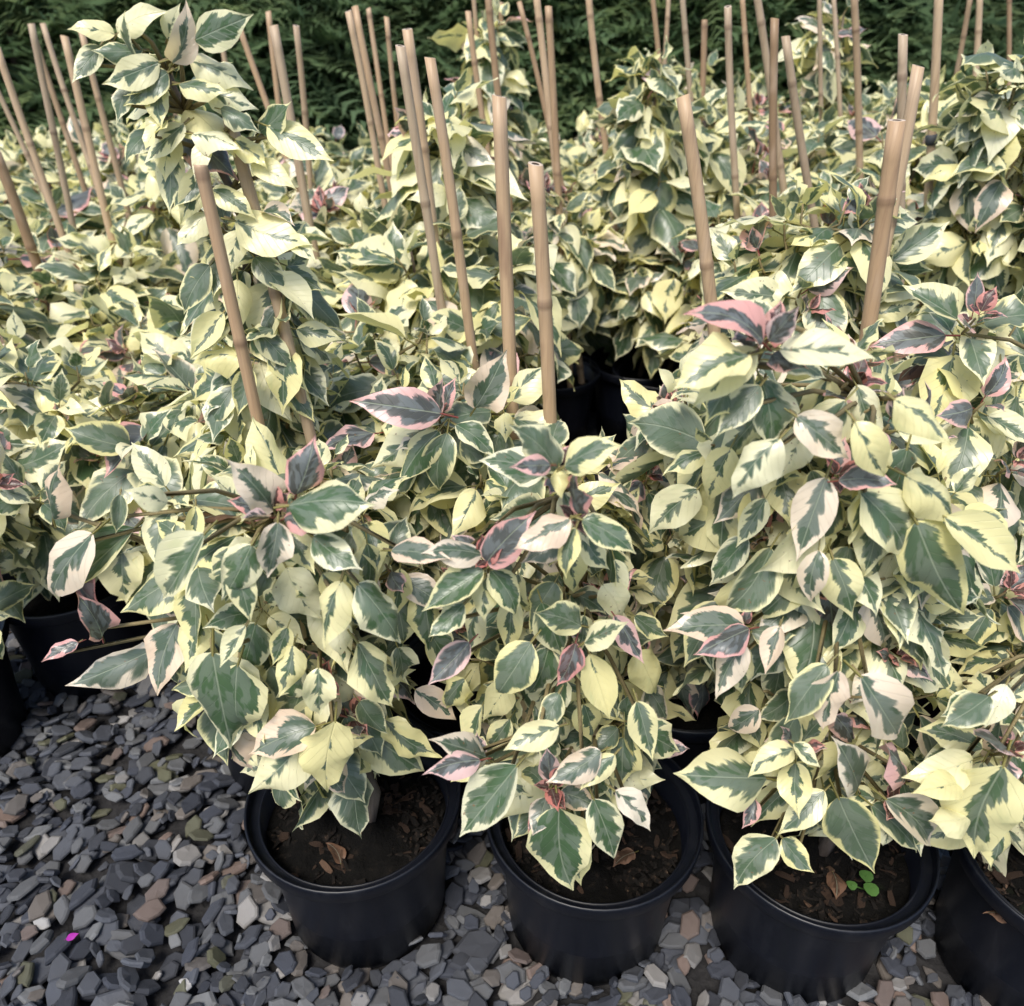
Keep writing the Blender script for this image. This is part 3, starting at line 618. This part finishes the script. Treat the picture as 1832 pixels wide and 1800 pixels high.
for i in keep:
    P = PLANTS[i]; base = Vector((P.x, P.y, 0)); near = P.row in (1, 2)
    rt = tag(empty('potted_bougainvillea', base), P.label, 'potted plant', 'potted bougainvilleas in nursery rows')
    po = obj('pot', pot_m, rt); obj('rim', rim_m, po)
    po.rotation_euler = (0, 0, P.q.uniform(0, 6))
    so = obj('soil', SOIL_HI[hi_n % 3] if near else SOIL_LO, rt); hi_n += 1; so.rotation_euler = (0, 0, P.q.uniform(0, 6))
    if P.row == 1:
        for _ in range(70):
            a, r = P.q.uniform(0, 6.28), .118 * math.sqrt(P.q.random())
            c = obj('bark_chip', P.q.choice(CHIPS), so); c.location = (r * math.cos(a), r * math.sin(a), .196 + P.q.uniform(-.003, .007))
            c.rotation_euler = (P.q.uniform(-.7, .7), P.q.uniform(-.7, .7), P.q.uniform(0, 6)); sz = P.q.uniform(.005, .015); c.scale = (sz, sz * P.q.uniform(.6, 1), sz)
        V, F = [], []
        for _ in range(420):
            a, r, sz, w = P.q.uniform(0, 6.28), .122 * math.sqrt(P.q.random()), P.q.uniform(.0015, .005), P.q.uniform(0, 3.14); c = Vector((r * math.cos(a), r * math.sin(a), .197 + P.q.uniform(-.002, .007)))
            e = Vector((math.cos(w), math.sin(w), P.q.uniform(-.6, .6))) * sz * P.q.uniform(1, 3); g = Vector((-math.sin(w), math.cos(w), P.q.uniform(-.5, .5))) * sz; k = len(V)
            V += [c - e - g * .6, c - e * .3 + g * .3 + ZUP * sz * .5, c + e - g * .4, c + e * .8 + g, c - e * .7 + g * .8, c - g * .9 - ZUP * sz]; F += [(k, k + 5, k + 1), (k + 5, k + 2, k + 1), (k + 2, k + 3, k + 1), (k + 3, k + 4, k + 1), (k + 4, k, k + 1)]
        tag(obj('litter', mesh('litter', V, F, [LITTER], smooth=False), so), kind='stuff')
    # woody stems and the twigs that carry the rosettes
    V, F, MI = [], [], []
    def put(pts, rad, n, mi):
        o = len(V); v, f = tube([p - base for p in pts], rad, n); V.extend(v); F.extend([tuple(a + o for a in g) for g in f]); MI.extend([mi] * len(f))
    zt = max([c.z + r.z * .5 for c, r in P.masses]); cx = sum(c.x for c, r in P.masses) / len(P.masses); cy = sum(c.y for c, r in P.masses) / len(P.masses)
    trunkpts = []
    for sidx in range(2 if near else 1):
        dx, dy = P.q.uniform(-.03, .03), P.q.uniform(-.02, .02)
        pts = [Vector((P.x + dx * .6, P.y + dy, .185)), Vector((P.x + dx * 1.4, P.y + dy, .27)), Vector(((P.x + cx) / 2 + dx, (P.y + cy) / 2, .36)), Vector((cx + dx, cy, (.36 + zt) / 2)), Vector((cx, cy, zt))]
        put(pts, [.011, .0085, .007, .0055, .003], 7, 0); trunkpts += pts
    if P.tops:
        put(list(reversed(P.tops)), [.0065, .006, .0055, .005, .0045, .004, .003], 7, 0); trunkpts = list(P.tops) + trunkpts
    for p, D in P.branches:
        lo = [t for t in trunkpts if t.z < p.z - .02] or [trunkpts[0]]
        s = min(lo, key=lambda t: (t - p).length)
        mid = (s + p) / 2 + Vector((0, 0, .25 * (p - s).length * .3)) - D * .02
        put([s, mid, p - D * .03, p], [.0032, .0026, .0022, .0014], 5 if near else 4, 1)
    obj('stem', mesh('stem', V, F, [STEM, TWIG], midx=MI), rt)
    ids = np.nonzero(pidx == i)[0]; o = ids[np.argsort(-vis[ids], kind='stable')]
    cap = 300
    single = [k for k in o[:cap] if vis[k] >= 1]; ss = set(single)
    for k in single:
        r = allrec[k][1]; obj('leaf', LEAFMESH[r[6]][r[5]], rt, mat_of(r, base))
    rest = [k for k in ids if k not in ss]
    if rest:
        Vs, Fs, uv, fl, mi, at_, off = [], [], [], [], [], [], 0
        for k in rest:
            r = allrec[k][1]; b = LO[r[5]]; Rm = np.array([tuple(r[1]), tuple(r[2]), tuple(r[3])]) * r[4]
            Vs.append(b[0] @ Rm + np.array(tuple(r[0] - base))); Fs.append(b[1] + off); off += len(b[0]); uv.append(b[2]); fl.append(b[3])
            mi.append(np.full(len(b[1]), r[6])); at_.append(np.full(len(b[0]), r[7]))
        tag(obj('inner_leaves', mesh('inner_leaves', np.concatenate(Vs), np.concatenate(Fs), LEAF_JOIN, uv={'UVMap': np.concatenate(uv), 'flat': np.concatenate(fl)},
            midx=np.concatenate(mi), att={'leafseed': np.concatenate(at_)}), rt), kind='stuff')

# ------------------------------------------------------------------ bamboo stakes
def stake(tx, ty, bx, by, Y, w, label, ties=(), bow=.0):
    q = random.Random(int(tx * 7 + by)); a = at(tx, ty, Y); b = at(bx, by, Y + q.uniform(-.02, .02)); d = (a - b).normalized()
    r = .94 * w * depth((a + b) / 2) / FPX / 2; foot = b + d * ((.20 - b.z) / d.z); n = 22; Ln = (a - foot).length; side = Vector((1, 0, 0))
    k1, k2 = q.uniform(-.006, .006), q.uniform(-.003, .003); nodes = []; s = q.uniform(.05, .15)
    while s < Ln: nodes.append(s); s += q.uniform(.18, .36)
    ss = sorted(set([Ln * i / n for i in range(n + 1)] + [x + e for x in nodes for e in (-.008, -.003, .003, .008) if 0 < x + e < Ln]))
    pts, rad, nd = [], [], []
    for s in ss:
        t = s / Ln; dn = min([abs(s - x) for x in nodes] + [1]); bump = max(0, 1 - dn / .008)
        pts.append(foot + d * s + side * (k1 * math.sin(3.14 * t) + k2 * math.sin(9 * t) + bow * math.sin(3.14 * t))); rad.append(r * (1.06 - .12 * t) * (1 + .15 * bump)); nd.append(bump)
    N = 12; v, f = tube([p - foot for p in pts], rad, N, False); nodeatt = [x for x in nd for _ in range(N)]; mi = [0] * len(f)
    top = pts[-1] - foot; m = (len(pts) - 1) * N; tilt = Vector((q.uniform(-.3, .3), q.uniform(-.3, .3), 0))
    ring = [Vector(v[m + k]) for k in range(N)]
    for k in range(N): v[m + k] = ring[k] + d * ((ring[k] - top).dot(tilt))
    for sc, dz in ((.5, 0.0), (.45, -.02)):
        for k in range(N):
            p = top + (ring[k] - top) * sc; v.append(p + d * ((ring[k] - top).dot(tilt) * sc + dz)); nodeatt.append(0)
    m2 = m + N; m3 = m2 + N
    for k in range(N): f.append((m + k, m + (k + 1) % N, m2 + (k + 1) % N, m2 + k)); mi.append(1)
    for k in range(N): f.append((m2 + k, m2 + (k + 1) % N, m3 + (k + 1) % N, m3 + k)); mi.append(2)
    f.append(tuple(range(m3, m3 + N))); mi.append(2)
    o = obj('bamboo_stake', mesh('bamboo_stake', v, f, [CANE, CUT, HOLE], midx=mi, att={'node': nodeatt})); o.location = foot
    for ty_ in ties:
        c = d * (Ln * ty_); rr = r * 1.32
        obj('tie', mesh('tie', *tube([c + d * k for k in (-.011, -.009, .009, .011)], [r * .9, rr, rr * 1.04, r * .9], 12), mats=[TIE]), o)
    tag(o, label, 'garden stake', 'bamboo stakes beside the plants')
STK = [
 (358, 295, 490, 840, .90, 24, 'thick tan bamboo stake leaning left, standing behind the leftmost front plant'),
 (408, 210, 563, 800, .975, 24, 'dark brown bamboo stake beside the bare stem of the tall leggy plant', (.83, .42)),
 (893, 172, 924, 765, 1.02, 27, 'taller of the two thick stakes in the middle of the picture'),
 (957, 293, 987, 775, .92, 28, 'shorter, reddish brown stake of the two thick stakes in the middle'),
 (768, 103, 832, 558, 1.32, 21, 'stake with a rough grey knot at its top, left of the thick central stakes'),
 (716, 82, 780, 500, 1.50, 19, 'slim straight stake leaning left, just left of the stake with the grey knotted top'),
 (728, 52, 775, 440, 1.66, 20, 'dark stake half hidden behind the slim straight stake left of centre'),
 (1220, 172, 1274, 545, 1.20, 26, 'thick blunt stake leaning left over the pink-tipped top of the tall front plant'),
 (1604, 215, 1553, 640, .98, 32, 'thickest pale stake, leaning right, behind the tall front plant'),
 (1642, 118, 1545, 620, 1.20, 23, 'brown stake leaning right, touching the thickest pale stake from behind'),
 (1387, 33, 1381, 312, 1.75, 16, 'straight upright pale stake right of centre, with a slim leaning stake on its right'),
 (1406, 65, 1450, 340, 1.80, 16, 'slim stake leaning left beside the straight upright pale one right of centre'),
 (1303, 12, 1313, 242, 2.15, 14, 'upright brown stake whose flat top nearly touches the upper picture edge'),
 (1616, 62, 1606, 480, 1.55, 17, 'upright stake crossing behind the thickest pale stake at right'),
 (1260, 36, 1256, 168, 2.7, 12, 'short-looking grey stake with dark splits at its top, against the hedge'),
 (1680, -35, 1664, 300, 1.9, 17, 'tall stake cut by the upper edge, right of the stake that leans right', (.72, .55)),
 (1526, -30, 1536, 215, 2.2, 14, 'stake on the right side of the narrow upright shoot'),
 (1490, -20, 1500, 170, 2.75, 9, 'very thin stake in the middle of the narrow upright shoot'),
 (1466, -25, 1468, 212, 2.6, 9, 'very thin stake on the left side of the narrow upright shoot'),
 (1348, -40, 1382, 180, 2.2, 15, 'leaning stake that crosses behind the straight pale one right of centre'),
 (1327, -20, 1338, 165, 2.9, 10, 'thin stake just right of the flat-topped upright brown one'),
 (1219, -30, 1233, 150, 2.7, 11, 'thin stake leaning left above the thick blunt stake'),
 (1197, -25, 1187, 122, 3.0, 9, 'right one of two thin stakes forming a V above the rounded pale plant'),
 (1164, -30, 1179, 122, 2.9, 10, 'left one of two thin stakes forming a V above the rounded pale plant'),
 (1052, -25, 1083, 242, 2.6, 13, 'lone stake against the dark hedge right of the central bundle'),
 (981, 12, 1000, 340, 2.2, 14, 'straight stake on the right of the central bundle'),
 (957, -25, 990, 255, 2.35, 14, 'middle stake of the central bundle, crossing its neighbour'),
 (928, 3, 985, 235, 2.6, 10, 'thin slanting stake on the left of the central bundle'),
 (897, 4, 893, 170, 3.0, 9, 'thin straight stake behind the slender pale shoot'),
 (872, -30, 892, 190, 2.4, 14, 'stake in front of the slender pale shoot, right above the tall central stake'),
 (838, 20, 862, 185, 2.5, 12, 'stake with its cut top showing, left of the slender pale shoot'),
 (845, -25, 860, 175, 2.9, 9, 'thin stake cut by the upper edge, left of the slender pale shoot'),
 (692, 30, 706, 165, 2.7, 10, 'thin stake just left of the dark half hidden stake'),
 (659, 15, 683, 175, 2.8, 10, 'thin stake right of the close pair, splintered at its top'),
 (622, 20, 668, 260, 2.2, 13, 'left stake of a close parallel pair left of centre'),
 (635, 12, 682, 245, 2.3, 14, 'right stake of a close parallel pair left of centre'),
 (489, 46, 530, 255, 1.95, 18, 'sturdy leaning stake right of the tall leggy plant'),
 (480, 20, 500, 200, 2.9, 11, 'thin stake peeping out behind the sturdy leaning stake'),
 (529, 46, 562, 370, 2.3, 12, 'slim stake right of the sturdy leaning one'),
 (425, 40, 482, 195, 2.4, 12, 'slanting stake touching the right leaves of the tall leggy plant'),
 (388, 25, 406, 140, 2.9, 10, 'thin stake behind the top leaves of the tall leggy plant'),
 (147, 58, 200, 265, 2.5, 12, 'stake just left of the tall leggy plant, crossed by a drooping leaf'),
 (115, 65, 162, 255, 2.2, 15, 'stake with a ringed joint, fifth from the left edge'),
 (77, 42, 138, 230, 2.7, 11, 'slim slanting stake crossing the pair at far left'),
 (56, 42, 100, 265, 2.4, 13, 'front stake of the slanting pair at far left'),
 (60, 62, 118, 240, 2.8, 11, 'rear stake of the slanting pair at far left'),
 (-6, 85, 57, 265, 2.3, 14, 'stake entering at the left edge above the rows'),
 (-20, 130, 46, 270, 2.6, 10, 'thin stake tucked behind the one entering at the left edge'),
 (-10, 270, 52, 430, 2.0, 20, 'short crooked stake at the left edge, lower than the others'),
 (1738, -20, 1716, 105, 3.0, 10, 'stake leaning right against the hedge near the right edge'),
 (1753, -25, 1744, 118, 2.8, 12, 'upright stake beside the one leaning right near the right edge'),
 (1805, -20, 1804, 105, 3.0, 9, 'rightmost thin stake against the hedge'),
]
for s in STK: stake(*s)

# ------------------------------------------------------------------ dark conifers behind the nursery rows
def conifer(x, y, h, seed, label):
    q = random.Random(seed); rt = tag(empty('conifer_tree', (x, y, 0)), label, 'tree', 'dark conifers behind the rows')
    obj('trunk', mesh('trunk', *tube([(q.uniform(-.03, .03) * i, q.uniform(-.03, .03) * i, h * i / 6) for i in range(7)], [.06 * (1 - i / 7.5) for i in range(7)], 8), mats=[TRUNK]), rt)
    V, F, A = [], [], []
    n = 850
    for i in range(n):
        t = (i + q.random()) / n; z = .2 + (h - .25) * t ** .9; R = .78 * (1 - (z / h) ** 1.15) + .1
        a = q.uniform(0, 6.283); r0 = R * q.uniform(.3, .85); o = np.array([r0 * math.cos(a), r0 * math.sin(a), z])
        d = np.array([math.cos(a + q.gauss(0, .5)), math.sin(a + q.gauss(0, .5)), q.uniform(-.25, .55)]); Lb = q.uniform(.22, .42); sg = q.random()
        side = np.cross(d, [0, 0, 1]); side /= np.linalg.norm(side) + 1e-6; up = np.cross(side, d); roll = q.uniform(-.6, .6); side = side * math.cos(roll) + up * math.sin(roll)
        pp = [o + d * Lb * s + np.array([0, 0, -.16 * s * s]) * Lb * 2 for s in np.linspace(0, 1, 9)]
        for k in range(1, 9):
            for sgn in (-1, 1):
                ll = .085 * math.sin(math.pi * (k / 9.0) ** .7 + .12) * q.uniform(.8, 1.3); tp = pp[k] + side * sgn * ll + d * ll * .8 + np.array([q.gauss(0, .012), q.gauss(0, .012), q.gauss(0, .015) - .01])
                b = len(V); w = d * .02; V += [pp[k] - w, pp[k] + w, tp]; F.append((b, b + 1, b + 2)); A += [sg] * 3
                tp2 = tp * .55 + pp[k] * .45; b = len(V); e = side * sgn * .02 + d * .042; V += [tp2 - d * .006, tp2 + d * .012, tp2 + e + d * .01]; F.append((b, b + 1, b + 2)); A += [sg] * 3
    obj('crown', mesh('crown', np.array(V), F, [CONIF], att={'leafseed': A}, smooth=False), rt)
for i in range(17):
    x = -4.1 + 8.2 * i / 16; conifer(x + U(-.12, .12), 5.1 + U(-.25, .25), U(1.35, 1.75), 300 + i, 'dark feathery conifer in the nearer hedge line, %s tree from the left there' % ORD[i])
for i in range(11):
    x = -4.4 + 8.8 * i / 10; conifer(x + U(-.15, .15), 6.1 + U(-.2, .2), U(1.8, 2.3), 400 + i, 'dark conifer in the rear hedge line, %s tree from the left there' % ORD[i])

# ------------------------------------------------------------------ small things lying about
def small_leaf(name, px, py, zz, size, sh, kind, label, cat, yaw, tilt=.2):
    d = FWD + Vector(((px - 916) / FPX, 0, 0)) + UPV * ((900 - py) / FPX); p = Vector((0, 0, CAM_H)) + d * ((zz - CAM_H) / d.z)
    me = mesh(name, *HI[sh][:2], mats=[kind], uv={'UVMap': HI[sh][2], 'flat': HI[sh][3]}); o = obj(name, me); o.location = p; o.rotation_euler = (tilt, tilt * .5, yaw); o.scale = (size,) * 3
    return tag(o, label, cat)
small_leaf('fallen_bract', 118, 1680, .040, .019, 4, PETAL, 'small magenta bract lying on the gravel at lower left', 'flower petal', -1.2, .3)
small_leaf('dry_leaf', 1490, 1560, .205, .045, 7, LEAF_OWN[5], 'curled brown dead leaf on the soil of the third front pot', 'dead leaf', 2.9, .4)
small_leaf('dry_leaf', 610, 1545, .203, .04, 3, LEAF_OWN[5], 'curled dry leaf at the front of the soil in the leftmost front pot', 'dead leaf', .8, .5)
small_leaf('dry_leaf', 1135, 1525, .203, .04, 5, LEAF_OWN[5], 'narrow brown dead leaf on the soil of the second front pot', 'dead leaf', 2.2, .2)
small_leaf('dry_leaf', 1815, 1640, .203, .04, 1, LEAF_OWN[5], 'brown dead leaf on the soil of the rightmost front pot', 'dead leaf', 1.5, .2)
d = FWD + Vector(((1555 - 916) / FPX, 0, 0)) + UPV * ((900 - 1600) / FPX); p = Vector((0, 0, CAM_H)) + d * ((.205 - CAM_H) / d.z)
wd = tag(empty('weed_seedling', p), 'tiny bright green weed with round leaves in the third front pot', 'weed')
def disc(c, r, n=10):
    return [(c[0] + r * math.cos(6.283 * k / n) * U(.9, 1.1), c[1] + r * math.sin(6.283 * k / n), c[2] + .0015 * math.cos(12.56 * k / n)) for k in range(n)] + [(c[0], c[1], c[2] - .001)], [(k, (k + 1) % n, n) for k in range(n)]
for c, r in (((0, 0, .012), .010), ((.001, .02, .010), .009), ((-.022, .008, .008), .007)):
    obj('leaf', mesh('round_leaf', *disc(c, r), mats=[SEEDL]), wd)
    obj('stalk', mesh('stalk', *tube([(0, .008, -.004), (c[0] * .7, .008 + (c[1] - .008) * .7, c[2] * .6), c], [.001, .001, .0008], 5), mats=[SEEDL]), wd)
print('leaves', len(allrec), 'plants', len(keep), 'stones', len(stones), 'objects', len(bpy.data.objects))
